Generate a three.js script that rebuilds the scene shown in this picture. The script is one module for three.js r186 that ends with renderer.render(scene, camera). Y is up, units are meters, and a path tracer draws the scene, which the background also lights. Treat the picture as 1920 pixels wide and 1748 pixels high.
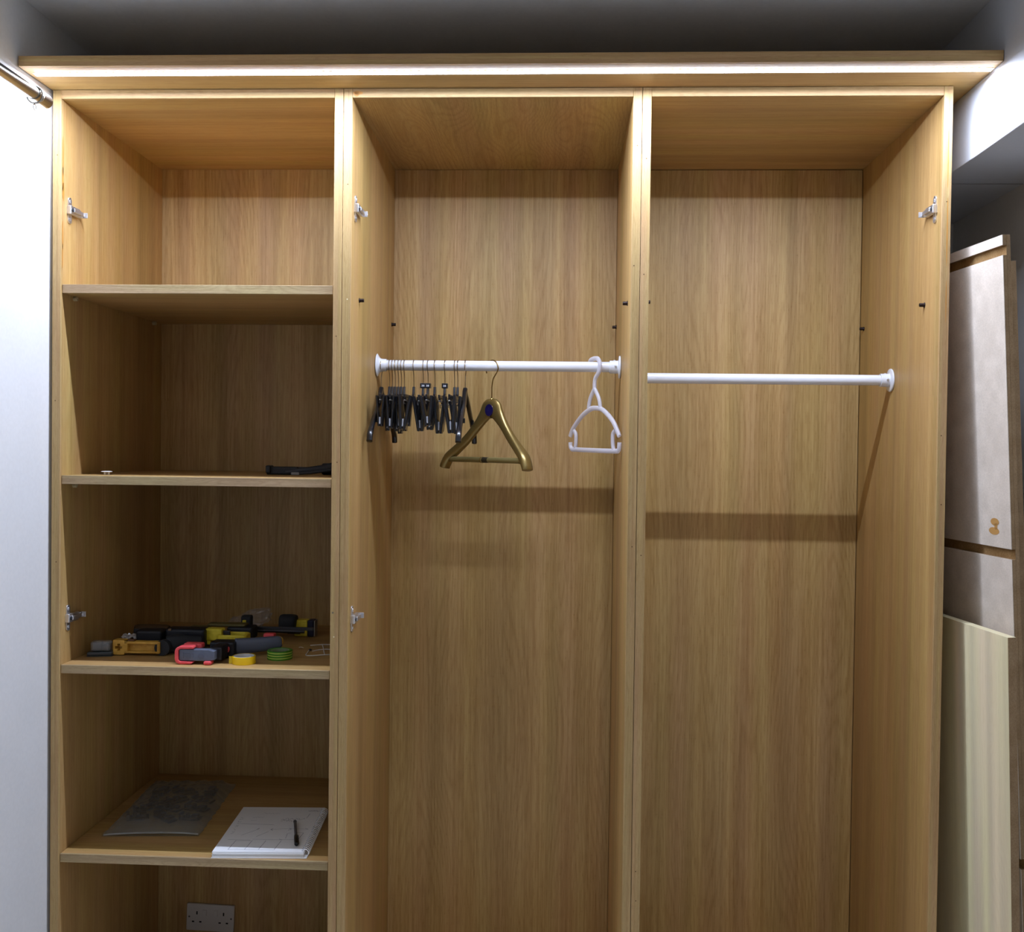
import * as THREE from 'three';
import { RoundedBoxGeometry } from 'three/addons/geometries/RoundedBoxGeometry.js';
import { mergeGeometries } from 'three/addons/utils/BufferGeometryUtils.js';
import { RectAreaLightUniformsLib } from 'three/addons/lights/RectAreaLightUniformsLib.js';

// ---------------------------------------------------------------- camera, light, exposure
const scene = new THREE.Scene();
scene.background = new THREE.Color(0x000000);
const camera = new THREE.PerspectiveCamera(49.667, 1920 / 1748, 0.05, 30);
camera.position.set(1.2263, 1.62, 2.379);
camera.rotation.order = 'YXZ';
camera.rotation.set(-0.0182, 0.0469, 0.0123);
const renderer = new THREE.WebGLRenderer({ antialias: true });
renderer.toneMapping = THREE.LinearToneMapping;
renderer.toneMappingExposure = 1.0;
renderer.shadowMap.enabled = true;
RectAreaLightUniformsLib.init();
// the strip of cool white LEDs under the cornice: the light source of the picture
const LED = new THREE.Color().setRGB(0.83, 0.95, 1.25);
const LED_Y = 2.4605, LED_Z = 0.1055, LED_X0 = 0.014, LED_X1 = 2.163;
const ledLight = new THREE.RectAreaLight(LED, 352, LED_X1 - LED_X0, 0.012);
ledLight.name = 'led_light';
ledLight.position.set((LED_X0 + LED_X1) / 2, LED_Y - 0.0015, LED_Z);
ledLight.rotation.set(-Math.PI / 2, 0, 0);
scene.add(ledLight);

// added fill lamp, out of view: lifts the lower fronts and the ceiling
const LAMP = new THREE.Color().setRGB(1.0, 0.98, 0.98), LAMP_P = [1.15, 2.575, 1.8];
const fillLight = new THREE.RectAreaLight(LAMP, 3.4, 0.46, 0.46);
fillLight.name = 'added_fill_lamp_light';
fillLight.position.set(LAMP_P[0], LAMP_P[1] - 0.004, LAMP_P[2]);
fillLight.rotation.set(-Math.PI / 2, 0, 0);
scene.add(fillLight);

// ---------------------------------------------------------------- helpers
function mulberry(a) { return () => { a |= 0; a = a + 0x6D2B79F5 | 0; let t = Math.imul(a ^ a >>> 15, 1 | a); t = t + Math.imul(t ^ t >>> 7, 61 | t) ^ t; return ((t ^ t >>> 14) >>> 0) / 4294967296; }; }
const rnd = mulberry(7);
const R = (a, b) => a + (b - a) * rnd();
const taken = {};
function numbered(n) { const k = taken[n] = (taken[n] ?? -1) + 1; return k ? n + '_' + String(k).padStart(3, '0') : n; }
function shadows(o) { o.traverse(m => { if (m.isMesh) { m.castShadow = true; m.receiveShadow = true; } }); return o; }
function tag(o, label, category, group) { o.userData.label = label; o.userData.category = category; if (group) o.userData.group = group; return o; }
function thing(name, label, category, pos = [0, 0, 0], group) {
  const o = new THREE.Group(); o.name = numbered(name); o.position.set(...pos); scene.add(o);
  return tag(o, label, category, group);
}
function part(name, geos, m, parent, label) {
  const list = (Array.isArray(geos) ? geos : [geos]).map(g => g.index ? g.toNonIndexed() : g);
  const o = new THREE.Mesh(list.length > 1 ? mergeGeometries(list.map(strip)) : list[0], m);
  o.name = name; if (label) o.userData.label = label;
  parent.add(o); return o;
}
function strip(g) { for (const k of Object.keys(g.attributes)) if (!['position', 'normal', 'uv'].includes(k)) g.deleteAttribute(k); return g; }
function struct(name, geos, m) { const o = part(name, geos, m, scene); o.userData.kind = 'structure'; return o; }
const V = (x, y, z = 0) => new THREE.Vector3(x, y, z);
// a box from corner to corner with softened edges
function box(x0, y0, z0, x1, y1, z1, r = 0.0012, seg = 2) {
  const w = x1 - x0, h = y1 - y0, d = z1 - z0;
  const g = (r > 0 ? new RoundedBoxGeometry(w, h, d, seg, Math.min(r, w * .49, h * .49, d * .49)) : new THREE.BoxGeometry(w, h, d).toNonIndexed());
  return g.translate((x0 + x1) / 2, (y0 + y1) / 2, (z0 + z1) / 2);
}
// a centred box
const cbox = (w, h, d, r = 0.001, seg = 2) => box(-w / 2, -h / 2, -d / 2, w / 2, h / 2, d / 2, r, seg);
// uv in metres: v follows the grain axis, u the widest other direction in the face
function grain(g, axis = 'y', ou = 0, ov = 0) {
  if (g.index) g = g.toNonIndexed();
  const p = g.attributes.position, uv = new Float32Array(p.count * 2), a = V(0, 0), b = V(0, 0), c = V(0, 0), n = V(0, 0);
  const ax = 'xyz'.indexOf(axis);
  for (let i = 0; i < p.count; i += 3) {
    a.fromBufferAttribute(p, i); b.fromBufferAttribute(p, i + 1); c.fromBufferAttribute(p, i + 2);
    n.copy(b).sub(a).cross(c.clone().sub(a));
    const m = [Math.abs(n.x), Math.abs(n.y), Math.abs(n.z)]; const big = m.indexOf(Math.max(...m));
    let iv = ax, iu;
    if (big === ax) { iv = (ax + 1) % 3; iu = (ax + 2) % 3; } else iu = 3 - ax - big;
    [a, b, c].forEach((q, k) => { uv[(i + k) * 2] = q.getComponent(iu) + ou; uv[(i + k) * 2 + 1] = q.getComponent(iv) + ov; });
  }
  g.setAttribute('uv', new THREE.BufferAttribute(uv, 2)); return g;
}
const lathe = (pts, seg = 40) => new THREE.LatheGeometry(pts.map(p => new THREE.Vector2(p[0], p[1])), seg);
function tube(pts, r, seg = 40, rad = 10, closed = false, type = 'catmullrom') { return new THREE.TubeGeometry(new THREE.CatmullRomCurve3(pts, closed, type, .5), seg, r, rad, closed); }
function extrude(shape, depth, bevel = 0, seg = 2, curve = 12) {
  const g = new THREE.ExtrudeGeometry(shape, { depth: depth - 2 * bevel, bevelEnabled: bevel > 0, bevelSize: bevel, bevelOffset: -bevel, bevelThickness: bevel, bevelSegments: seg, curveSegments: curve });
  return g.translate(0, 0, bevel);
}
function shapeOf(pts, smooth) { const s = new THREE.Shape(); if (smooth) { s.moveTo(pts[0][0], pts[0][1]); s.splineThru(pts.slice(1).map(p => new THREE.Vector2(...p))); } else pts.forEach((p, i) => i ? s.lineTo(...p) : s.moveTo(...p)); s.closePath(); return s; }
function rrect(w, h, r, x = 0, y = 0) { const s = new THREE.Shape(); const a = x - w / 2, b = y - h / 2, c = x + w / 2, d = y + h / 2; s.moveTo(a + r, b); s.lineTo(c - r, b); s.quadraticCurveTo(c, b, c, b + r); s.lineTo(c, d - r); s.quadraticCurveTo(c, d, c - r, d); s.lineTo(a + r, d); s.quadraticCurveTo(a, d, a, d - r); s.lineTo(a, b + r); s.quadraticCurveTo(a, b, a + r, b); return s; }
const cyl = (r0, r1, h, seg = 24) => new THREE.CylinderGeometry(r0, r1, h, seg);

// ---------------------------------------------------------------- textures (grain, pores, paper, fibres)
function lattice(seed, px, py) { const r = mulberry(seed), t = new Float32Array(px * py); for (let i = 0; i < t.length; i++) t[i] = r(); return (x, y) => { // periodic value noise
  const xf = Math.floor(x), yf = Math.floor(y); let fx = x - xf, fy = y - yf; fx = fx * fx * (3 - 2 * fx); fy = fy * fy * (3 - 2 * fy);
  const x0 = ((xf % px) + px) % px, x1 = (x0 + 1) % px, y0 = (((yf % py) + py) % py) * px, y1 = ((((yf + 1) % py) + py) % py) * px;
  const a = t[y0 + x0], b = t[y0 + x1], c = t[y1 + x0], d = t[y1 + x1];
  return a + (b - a) * fx + (c - a) * fy + (a - b - c + d) * fx * fy; }; }
function dataTex(w, h, f, srgb = true) {
  const d = new Uint8Array(w * h * 4); const o = [0, 0, 0];
  for (let j = 0; j < h; j++) for (let i = 0; i < w; i++) { f(i / w, j / h, o); const k = (j * w + i) * 4; d[k] = o[0]; d[k + 1] = o[1]; d[k + 2] = o[2]; d[k + 3] = 255; }
  const t = new THREE.DataTexture(d, w, h); t.wrapS = t.wrapT = THREE.RepeatWrapping; t.magFilter = THREE.LinearFilter; t.minFilter = THREE.LinearMipmapLinearFilter; t.generateMipmaps = true;
  if (srgb) t.colorSpace = THREE.SRGBColorSpace; t.needsUpdate = true; return t;
}
const mix3 = (o, a, b, t) => { t = Math.min(1, Math.max(0, t)); for (let k = 0; k < 3; k++) o[k] = a[k] + (b[k] - a[k]) * t; };
// oak veneer: leaf bands, growth lines with cathedral figure, short dark pores. size in metres
function oakTex(seed, W, H, px, py, light, dark, { figure = 1, leaves = 6, contrast = 1 } = {}) {
  const n1 = lattice(seed, 4, 4), n2 = lattice(seed + 1, 160, 8), n3 = lattice(seed + 2, 420, 90), n4 = lattice(seed + 3, 24, 6), n5 = lattice(seed + 4, 60, 12), nl = lattice(seed + 5, leaves, 1), n6 = lattice(seed + 6, 700, 260), nh = lattice(seed + 7, 14, 3), nt = lattice(seed + 8, 22, 2), nc = lattice(seed + 10, 12, 5);
  const t = dataTex(px, py, (u, v, o) => {
    const leaf = u * leaves, li = Math.floor(leaf), lu = leaf - li - .5;
    const bend = (n1(u * 4, v * 4) - .5) * 1.6 + (n4(u * 24, v * 6) - .5) * .35;
    // cathedral: arches along each leaf
    const arch = Math.sqrt(lu * lu * 5 + .012) * 3.2 + bend * .5 * figure + Math.sin(v * 6.283 + li * 1.7) * .45 * figure;
    const cont = nc(u * 12, v * 5) * .6 + nc(u * 12 + 5.3, v * 5 + 2.1) * .4, vein = Math.pow(.5 + .5 * Math.sin(cont * 70 + u * 260), 3);
    const ring = .5 + .5 * Math.sin(arch * 42 + n5(u * 60, v * 12) * 5);
    const line = n2(u * 160 + bend * 1.2, v * 8);
    const fine = n3(u * 420 + bend * 2, v * 90), pore = n6(u * 700, v * 260);
    let t = .30 + (nl(li + .5, 0) - .5) * .25 + (ring * ring - .4) * .22 * figure * (1 - Math.min(1, Math.abs(lu) * 1.1)) + (line - .5) * .34 + (vein - .3) * .20 * (.4 + figure) + (n4(u * 24, v * 6) - .5) * .28 + (fine - .5) * .30;
    if (pore > .72 && fine > .45) t += (pore - .72) * 1.1;
    mix3(o, light, dark, .36 + (t - .36) * contrast);
    const hue = (nh(u * 14, v * 3) - .5) * 2, tone = 1 + (nt(u * 22, v * 2) - .5) * .10; o[0] *= tone * (1 + hue * .010); o[1] *= tone * (1 - hue * .016); o[2] *= tone * (1 + hue * .030);
  });
  t.userData = { W, H }; t.repeat.set(1 / W, 1 / H); return t;
}
const paintTex = (seed, base, amp, cell = 180) => { const a = lattice(seed, cell, cell), b = lattice(seed + 9, 12, 12); const t = dataTex(512, 512, (u, v, o) => { const k = (a(u * cell, v * cell) - .5) * amp + (b(u * 12, v * 12) - .5) * amp * .8; for (let i = 0; i < 3; i++) o[i] = Math.max(0, Math.min(255, base[i] + k)); }); return t; };
const orange = (() => { const a = lattice(91, 200, 200), b = lattice(92, 60, 60); return dataTex(512, 512, (u, v, o) => { o[0] = o[1] = o[2] = 90 + 70 * a(u * 200, v * 200) + 60 * b(u * 60, v * 60); }, false); })();

// ---------------------------------------------------------------- materials
const std = (o) => new THREE.MeshStandardMaterial(o);
const phys = (o) => new THREE.MeshPhysicalMaterial(o);
const OAK_L = [193, 160, 103], OAK_D = [146, 108, 51];
const oakBackT = oakTex(11, .68, 2.6, 1024, 2048, OAK_L, OAK_D, { figure: .45, leaves: 5, contrast: 1.0 });
const oakSideT = oakTex(23, .62, 2.6, 1024, 2048, OAK_L, OAK_D, { figure: .12, leaves: 5, contrast: .75 });
const oakFigT = oakTex(37, .72, 1.3, 1024, 1024, OAK_L, OAK_D, { figure: .85, leaves: 3, contrast: .75 });
const oakSolidT = oakTex(51, .12, 1.1, 256, 2048, [193, 161, 109], [148, 111, 62], { figure: .3, leaves: 3, contrast: 1.1 });
const oakSat = { roughness: .52 };
const M = {
  oakBack: std({ map: oakBackT, ...oakSat }), oakSide: std({ map: oakSideT, ...oakSat }), oakFig: std({ map: oakFigT, ...oakSat }), oakSolid: std({ map: oakSolidT, roughness: .55 }),
  oakShelfEdge: std({ map: oakTex(63, .3, .7, 512, 1024, [184, 160, 120], [140, 115, 77], { figure: .6, leaves: 4 }), roughness: .6 }),
  wall: std({ color: 0xffffff, map: paintTex(3, [230, 229, 226], 4), roughness: .62, bumpMap: orange, bumpScale: .0002 }),
  ceil: std({ color: 0xffffff, map: paintTex(4, [238, 237, 233], 5), roughness: .85, bumpMap: orange, bumpScale: .0003 }),
  bulk: phys({ color: 0xffffff, map: paintTex(5, [205, 206, 208], 3), roughness: .28, clearcoat: .35, clearcoatRoughness: .12, bumpMap: orange, bumpScale: .00012 }),
  joint: std({ color: 0x8d8a84, roughness: .9 }),
  floor: std({ color: 0xffffff, map: paintTex(8, [230, 229, 226], 12), roughness: .9 }),
};

// ---------------------------------------------------------------- the room
const WL = -0.0075, WR = 2.388, CEIL = 2.631, ZB = -0.69, ZF = 3.1, BX = 2.172, BY = 2.302;
struct('floor', grain(box(WL - .12, -.1, ZB - .12, WR + .12, 0, ZF + .12, 0), 'z'), M.floor);
struct('ceiling', grain(box(WL - .12, CEIL, ZB - .12, WR + .12, CEIL + .12, ZF + .12, 0), 'z'), M.ceil);
struct('wall_left', grain(box(WL - .12, 0, ZB - .12, WL, CEIL, ZF + .12, 0), 'y'), M.wall);
struct('wall_back', grain(box(WL, 0, ZB - .12, WR, CEIL, ZB, 0), 'y'), M.wall);
struct('wall_right', grain(box(WR, 0, ZB - .12, WR + .12, CEIL, ZF + .12, 0), 'y'), M.wall);
struct('wall_front', grain(box(WL, 0, ZF, WR, CEIL, ZF + .12, 0), 'y'), M.wall);
{ const b = struct('ceiling_bulkhead', grain(box(BX, BY, ZB, WR, CEIL, ZF, .002), 'z'), M.bulk);
  const j = part('board_joint', grain(box(BX + .002, BY - .0008, -.236, WR - .002, BY + .001, -.232, 0), 'x'), M.joint, b); }

// ---------------------------------------------------------------- wardrobe carcasses
const T = .0212, YT = 2.4656, YO = 2.4441, D = .617, LIP = .008;
function carcass(name, label, x0, x1, { backGap = 0, topMat = M.oakSide, topAxis = 'x', orBack = 0 }) {
  const u = thing(name, label, 'wardrobe', [x0, 0, 0]);
  const w = x1 - x0, g = .0005;
  for (const [a, b] of [[g, T], [w - T, w - g]]) {
    const side = part('side_panel', grain(box(a, 0, -D - .03, b, YT - .0006, -LIP, .0006, 1), 'y', R(0, .6), R(0, 2)), M.oakSide, u);
    part('edge_lipping', grain(box(a, 0, -LIP + .0002, b, YT - .0006, 0, .0012), 'y', R(0, .1), R(0, 1)), M.oakSolid, side);
  }
  const top = part('top_panel', grain(box(T, YO, -D - .03, w - T, YT - .0006, -LIP, .0004, 1), topAxis, R(0, .5), R(0, 1)), topMat, u);
  part('edge_lipping', grain(box(T + .0002, YO, -LIP + .0002, w - T - .0002, YT - .0006, 0, .0012), 'x', R(0, .1), R(0, 1)), M.oakSolid, top);
  part('back_panel', grain(box(T + backGap * .15, .1, -D - .009, w - T - backGap, YO - backGap, -D, .0005, 1), 'y', orBack, R(0, 2)), M.oakBack, u);
  part('bottom_panel', grain(box(T, .08, -D - .03, w - T, .1012, -.002, .0006, 1), 'x', R(0, .5), R(0, 1)), M.oakSide, u);
  part('plinth', grain(box(T, 0, -.07, w - T, .0798, -.052, .0006, 1), 'x', R(0, .5), R(0, 1)), M.oakSide, u);
  return u;
}
const unitA = carcass('shelf_unit', 'oak wardrobe bay with four shelves beside the white wall', 0, .7049, { orBack: .1 });
const unitB = carcass('wardrobe_unit', 'open oak hanging bay with coat hangers on its rail', .7049, 1.4093, { topMat: M.oakFig, topAxis: 'z', orBack: .32, backGap: .0008 });
const unitC = carcass('wardrobe_unit', 'open oak hanging bay with an empty white rail', 1.4093, 2.122, { orBack: .5, backGap: .0022 });
// shelves of the first bay
const SH = [2.0011, 1.5395, 1.0787, .6159];
for (const y of SH) {
  const s = part('shelf', grain(box(T + .001, y - .0208, -D + .002, .6827 - .001, y, -.0125, .0005, 1), 'x', R(0, .5), R(0, 1)), M.oakSide, unitA);
  part('edge_lipping', grain(box(T + .001, y - .0208, -.0123, .6827 - .001, y, -.0065, .0008), 'x', R(0, .3), R(0, .7)), M.oakShelfEdge, s);
}

// ---------------------------------------------------------------- cornice board and LED strip
{ const c = thing('cornice_board', 'oak cornice board above the wardrobe with a light strip underneath', 'cornice', [0, YT, 0]);
  part('board', grain(box(-.0035, .0003, -.66, 2.1708, .0238, .14, .0005, 1), 'x', .2, .3), M.oakSide, c);
  part('edge_lipping', grain(box(-.0035, .0003, .1402, 2.1708, .0238, .1482, .0012), 'x', .02, .3), M.oakSolid, c); }
{ const s = thing('led_strip', 'glowing cool white light strip along the underside of the cornice', 'light strip', [0, LED_Y, LED_Z]);
  const tapeM = std({ color: 0xf2f4f8, roughness: .5 }), glow = std({ color: 0xffffff, emissive: LED, emissiveIntensity: 14 });
  part('tape', box(LED_X0 - .004, .0034, -.005, LED_X1 + .004, .0049, .005, 0), tapeM, s);
  part('silicone_cover', box(LED_X0, 0, -.0058, LED_X1, .0034, .0058, .0012), glow, s);
  const dome = new THREE.SphereGeometry(.0078, 12, 6, 0, 6.2832, 1.5708, 1.5708).scale(1, .42, 1).toNonIndexed();
  const n = Math.floor((LED_X1 - LED_X0) / .0167);
  for (let i = 0; i < n; i++) { const m = part('led_chip', dome, glow, s); m.position.set(LED_X0 + .008 + i * .0167, .0034, 0); }
  ledLight.position.y = LED_Y - .0018; }

// ---------------------------------------------------------------- body of the added fill lamp, unseen above the frame
{ const l = thing('added_fill_lamp', 'added round white fill lamp under the ceiling, out of view', 'lamp', LAMP_P);
  part('base_plate', cyl(.27, .27, .03, 48).translate(0, .041, 0), std({ color: 0xeeeeec, roughness: .4 }), l);
  part('diffuser', lathe([[.0001, 0], [.2, .002], [.245, .012], [.26, .028], [.0001, .028]], 48), std({ color: 0xffffff, emissive: LAMP, emissiveIntensity: 1.2 }), l); }
// ---------------------------------------------------------------- fittings of the wardrobe
const nickel = std({ color: 0xe2e2e4, metalness: .92, roughness: .3 }), steelDark = std({ color: 0x55565a, metalness: 1, roughness: .4 });
const bronze = std({ color: 0x2a1c16, metalness: .6, roughness: .38 }), beigeP = std({ color: 0xb7a67c, roughness: .6 });
{ // hinge mounting plates left on the side panels; x points out of the panel, the arm runs back
  const cross = (() => { const s = new THREE.Shape(); const a = .0078, h = .0285; s.moveTo(-a, -h + a); s.absarc(0, -h + a, a, Math.PI, 2 * Math.PI); s.lineTo(a, -.0085); s.lineTo(.011, -.0085); s.lineTo(.011, .0085); s.lineTo(a, .0085); s.lineTo(a, h - a); s.absarc(0, h - a, a, 0, Math.PI); s.lineTo(-a, .0085); s.lineTo(-.011, .0085); s.lineTo(-.011, -.0085); s.lineTo(-a, -.0085); s.closePath(); return s; })();
  const plateG = extrude(cross, .003, .0006).rotateY(Math.PI / 2);
  const bodyG = [box(.0028, -.0095, -.034, .0105, .0095, .012, .002), box(.0028, -.007, -.046, .0098, .007, -.03, .002), box(.0105, -.0045, -.040, .0145, .0045, .002, .0015)].map(g => g);
  const bodyM = mergeGeometries(bodyG.map(strip));
  const tailG = mergeGeometries([box(.007, -.0062, -.0515, .0185, .0062, -.0485, .0008), box(.009, -.003, -.049, .0125, .003, -.044, .0006)].map(strip));
  const screwG = mergeGeometries([cyl(.0036, .0041, .0016, 18).rotateZ(-Math.PI / 2).toNonIndexed(), box(.0006, -.0024, -.0005, .0012, .0024, .0005, 0)].map(strip));
  const hinge = (unit, x, y, z, dir) => {
    const p = part('hinge_plate', plateG, nickel, unit, 'nickel hinge mounting plate'); p.position.set(x, y, z); p.scale.set(dir * 1.1, 1.12, 1.1);
    part('arm', bodyM, nickel, p); part('release_tab', tailG, nickel, p);
    for (const dy of [-.0195, .0195]) part('screw', screwG, nickel, p).position.set(.0032, dy, 0);
    part('cam_screw', cyl(.0042, .0042, .002, 18).rotateZ(Math.PI / 2), steelDark, p).position.set(.0112, 0, .005);
    return p;
  };
  hinge(unitA, T, 2.186, -.040, 1); hinge(unitA, T, 1.188, -.040, 1);
  hinge(unitB, T, 2.191, -.040, 1); hinge(unitB, T, 1.199, -.042, 1);
  hinge(unitC, .7127 - T, 2.191, -.040, -1);
  // pins under the shelves
  const pinG = mergeGeometries([lathe([[.0001, 0], [.0052, 0], [.0056, .0006], [.0056, .009], [.005, .0102], [.0022, .0102], [.0021, .007], [.0001, .007]], 18)].map(g => strip(g.toNonIndexed()))).rotateZ(-Math.PI / 2);
  for (const y of SH) for (const z of [-.066, -.55]) {
    part('shelf_pin', pinG, beigeP, unitA, 'beige shelf pin').position.set(T, y - .0265, z);
    const r = part('shelf_pin', pinG, beigeP, unitA, 'beige shelf pin'); r.position.set(.6827, y - .0265, z); r.rotation.z = Math.PI;
  }
  // dark sleeves for the missing shelf of the hanging bays
  const sleeveG = lathe([[.0001, 0], [.0062, 0], [.0062, .0012], [.0046, .002], [.0046, .0105], [.004, .0122], [.0001, .0122]], 18).rotateZ(-Math.PI / 2);
  for (const [u, w] of [[unitB, .7044], [unitC, .7127]]) for (const z of [-.1, -.584]) {
    part('shelf_pin', sleeveG, bronze, u, 'dark bronze shelf pin').position.set(T + .0001, 1.9795, z);
    const r = part('shelf_pin', sleeveG, bronze, u, 'dark bronze shelf pin'); r.position.set(w - T - .0001, 1.976, z); r.rotation.z = Math.PI;
  }
  // filled nail holes and specks in the solid oak edges
  const speckM = std({ color: 0x5a3d1e, roughness: .8 }), fillM = std({ color: 0xe9dcb8, roughness: .8 });
  const disc = new THREE.CircleGeometry(.0014, 10);
  const spot = (u, x, y, m, s = 1) => { const o = part('nail_hole', disc, m, u); o.position.set(x, y, .0003); o.scale.setScalar(s); };
  for (const [x, y] of [[.012, 2.31], [.009, 1.72], [.013, 1.33], [.695, 2.36], [.692, 1.88], [.697, 1.58]]) spot(unitA, x, y, speckM);
  spot(unitA, .693, 1.162, fillM, 1.3); spot(unitA, .69, 1.22, std({ color: 0x8a7f6a, metalness: .8, roughness: .4 }), 1.8);
  for (const [x, y] of [[.012, 2.24], [.694, 2.33], [.69, 2.05], [.695, 1.39]]) spot(unitB, x, y, speckM);
  spot(unitB, .013, 1.968, fillM, 1.2);
  for (const [x, y] of [[.011, 2.30], [.009, 2.03], [.012, 1.37], [.01, .62], [.0115, .55], [.7, 1.66], [.703, 1.5], [.702, 2.2]]) spot(unitC, x, y, speckM);
}

{ // amber glue and varnish runs along the lippings
  const glue = std({ color: 0xc0853a, roughness: .45 }), run = (a, b) => new THREE.CircleGeometry(1, 18).scale(a, b, 1);
  const onSide = (u, x, y, z, a, b2) => { const o = part('glue_run', run(a, b2), glue, u, 'amber glue run'); o.position.set(x, y, z); o.rotation.y = Math.PI / 2; };
  for (const [y, z, a, h] of [[2.31, -.009, .0022, .05], [2.225, -.011, .0045, .022], [2.255, -.0085, .003, .03], [2.12, -.0085, .0024, .035], [2.07, -.0082, .002, .03]]) onSide(unitA, T + .0004, y, z, a, h);
  const onFront = (u, x, y, a, h) => { const o = part('glue_run', run(a, h), glue, u, 'amber glue run'); o.position.set(x, y, .0003); };
  for (const [x, y, a, h] of [[.7035, 2.30, .0012, .07], [.7042, 2.13, .0014, .08], [.7038, 2.42, .001, .03], [.7045, 1.97, .001, .05]]) onFront(unitC, x, y, a, h);
  onFront(unitB, .034, 2.455, .012, .0045); onFront(unitB, .0305, 2.452, .006, .006); }

// ---------------------------------------------------------------- clothes rails
const railWhite = phys({ color: 0xe6e7ea, roughness: .24, clearcoat: .6, clearcoatRoughness: .1 });
const RAIL_R = .0140, RB = { y: 1.8400, z: -.345 }, RC = { y: 1.8105, z: -.335 };
{ const horn = lathe([[.0001, 0], [.0305, 0], [.0312, .0012], [.0300, .0024], [.0250, .0048], [.0202, .0080], [.0178, .0120], [.0171, .018], [.0169, .026], [.0142, .026], [.0142, .02], [.0001, .02]], 40).rotateZ(-Math.PI / 2);
  const flange = lathe([[.0001, 0], [.0292, 0], [.0306, .001], [.0306, .0034], [.0292, .005], [.019, .006], [.0176, .008], [.0174, .028], [.0168, .0294], [.0142, .0294], [.0142, .02], [.0001, .02]], 40).rotateZ(-Math.PI / 2);
  const scr = mergeGeometries([cyl(.003, .0034, .002, 14).toNonIndexed(), box(-.0022, .0008, -.0004, .0022, .0014, .0004, 0)].map(strip));
  const rail = (label, x0, x1, p) => {
    const r = thing('clothes_rail', label, 'rail', [x0, p.y, p.z]); const L = x1 - x0;
    part('tube', cyl(RAIL_R, RAIL_R, L - .014, 40).rotateZ(Math.PI / 2).translate(L / 2, 0, 0), railWhite, r);
    const a = part('end_socket', horn, railWhite, r); a.position.x = .0004;
    const b = part('end_socket', flange, railWhite, r); b.position.x = L - .0004; b.rotation.z = Math.PI;
    part('screw', scr, nickel, b).position.set(.016, -.0178, 0); b.children[0].rotation.x = Math.PI;
    const c = part('screw', scr, nickel, b); c.rotation.x = -Math.PI / 2 + Math.PI; c.position.set(.014, 0, .018);
    return r;
  };
  rail('white clothes rail carrying coat hangers', .7273, 1.3875, RB);
  rail('white clothes rail with nothing hanging on it', 1.4316, 2.101, RC);
}

// ---------------------------------------------------------------- hangers on the rail
const blackP = phys({ color: 0x07080f, roughness: .3, clearcoat: .5, clearcoatRoughness: .12 }), wireM = std({ color: 0x9a8a70, metalness: 1, roughness: .28 });
const padM = std({ color: 0xb9bcc4, roughness: .5 });
const HY = RB.y + RAIL_R;
function hookGeo(Rr, wr, drop, neck = .03) { // hangs over y = 0; stem ends at (0, -drop)
  const cy = wr - Rr, pts = [];
  for (let k = 0; k <= 12; k++) { const a = (205 - k * 17.5) * Math.PI / 180; pts.push(V(Rr * Math.cos(a), cy + Rr * Math.sin(a))); }
  pts.push(V(Rr * .62, cy - Rr * .62), V(Rr * .2, cy - Rr * 1.12), V(0, cy - Rr * 1.12 - neck * .5), V(0, -drop * .86), V(0, -drop));
  return tube(pts, wr, 64, 8).toNonIndexed();
}
const digits = (() => { const c = document.createElement('canvas'); c.width = c.height = 64; const g = c.getContext('2d'); g.fillStyle = '#0b0c14'; g.fillRect(0, 0, 64, 64); g.fillStyle = '#e8e8ee'; g.font = 'bold 40px sans-serif'; g.textAlign = 'center'; g.textBaseline = 'middle'; g.fillText('38', 32, 34); const t = new THREE.CanvasTexture(c); t.colorSpace = THREE.SRGBColorSpace; return std({ map: t, roughness: .4 }); })();
const clipHook = hookGeo(.019, .0011, .074), jawShape = shapeOf([[-.013, .006], [.013, .006], [.015, -.03], [.0125, -.074], [-.0125, -.074], [-.015, -.03]]);
const jawG = extrude(jawShape, .0050, .0014).translate(0, 0, -.0025);
const hubG = extrude(shapeOf([[-.005, 0], [.005, 0], [.011, -.02], [.024, -.03], [-.024, -.03], [-.011, -.02]]), .0066, .0012).translate(0, 0, -.0033);
const jawWide = extrude(shapeOf([[-.0145, .007], [.0145, .007], [.017, -.03], [.0135, -.076], [-.0135, -.076], [-.017, -.03]]), .0076, .002).translate(0, 0, -.0038);
const CLIPX = [.132, .098, .064];
const clipBars = CLIPX.map(c => mergeGeometries([strip(hubG.clone().translate(0, -.072, 0)), strip(box(-c - .016, -.1085, -.0026, c + .016, -.0985, .0026, .0016)), ...[-1, 1].map(s => strip(box(s * c - .004, -.117, -.0024, s * c + .004, -.106, .0024, .001)))]));
const rc = mulberry(19);
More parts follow.
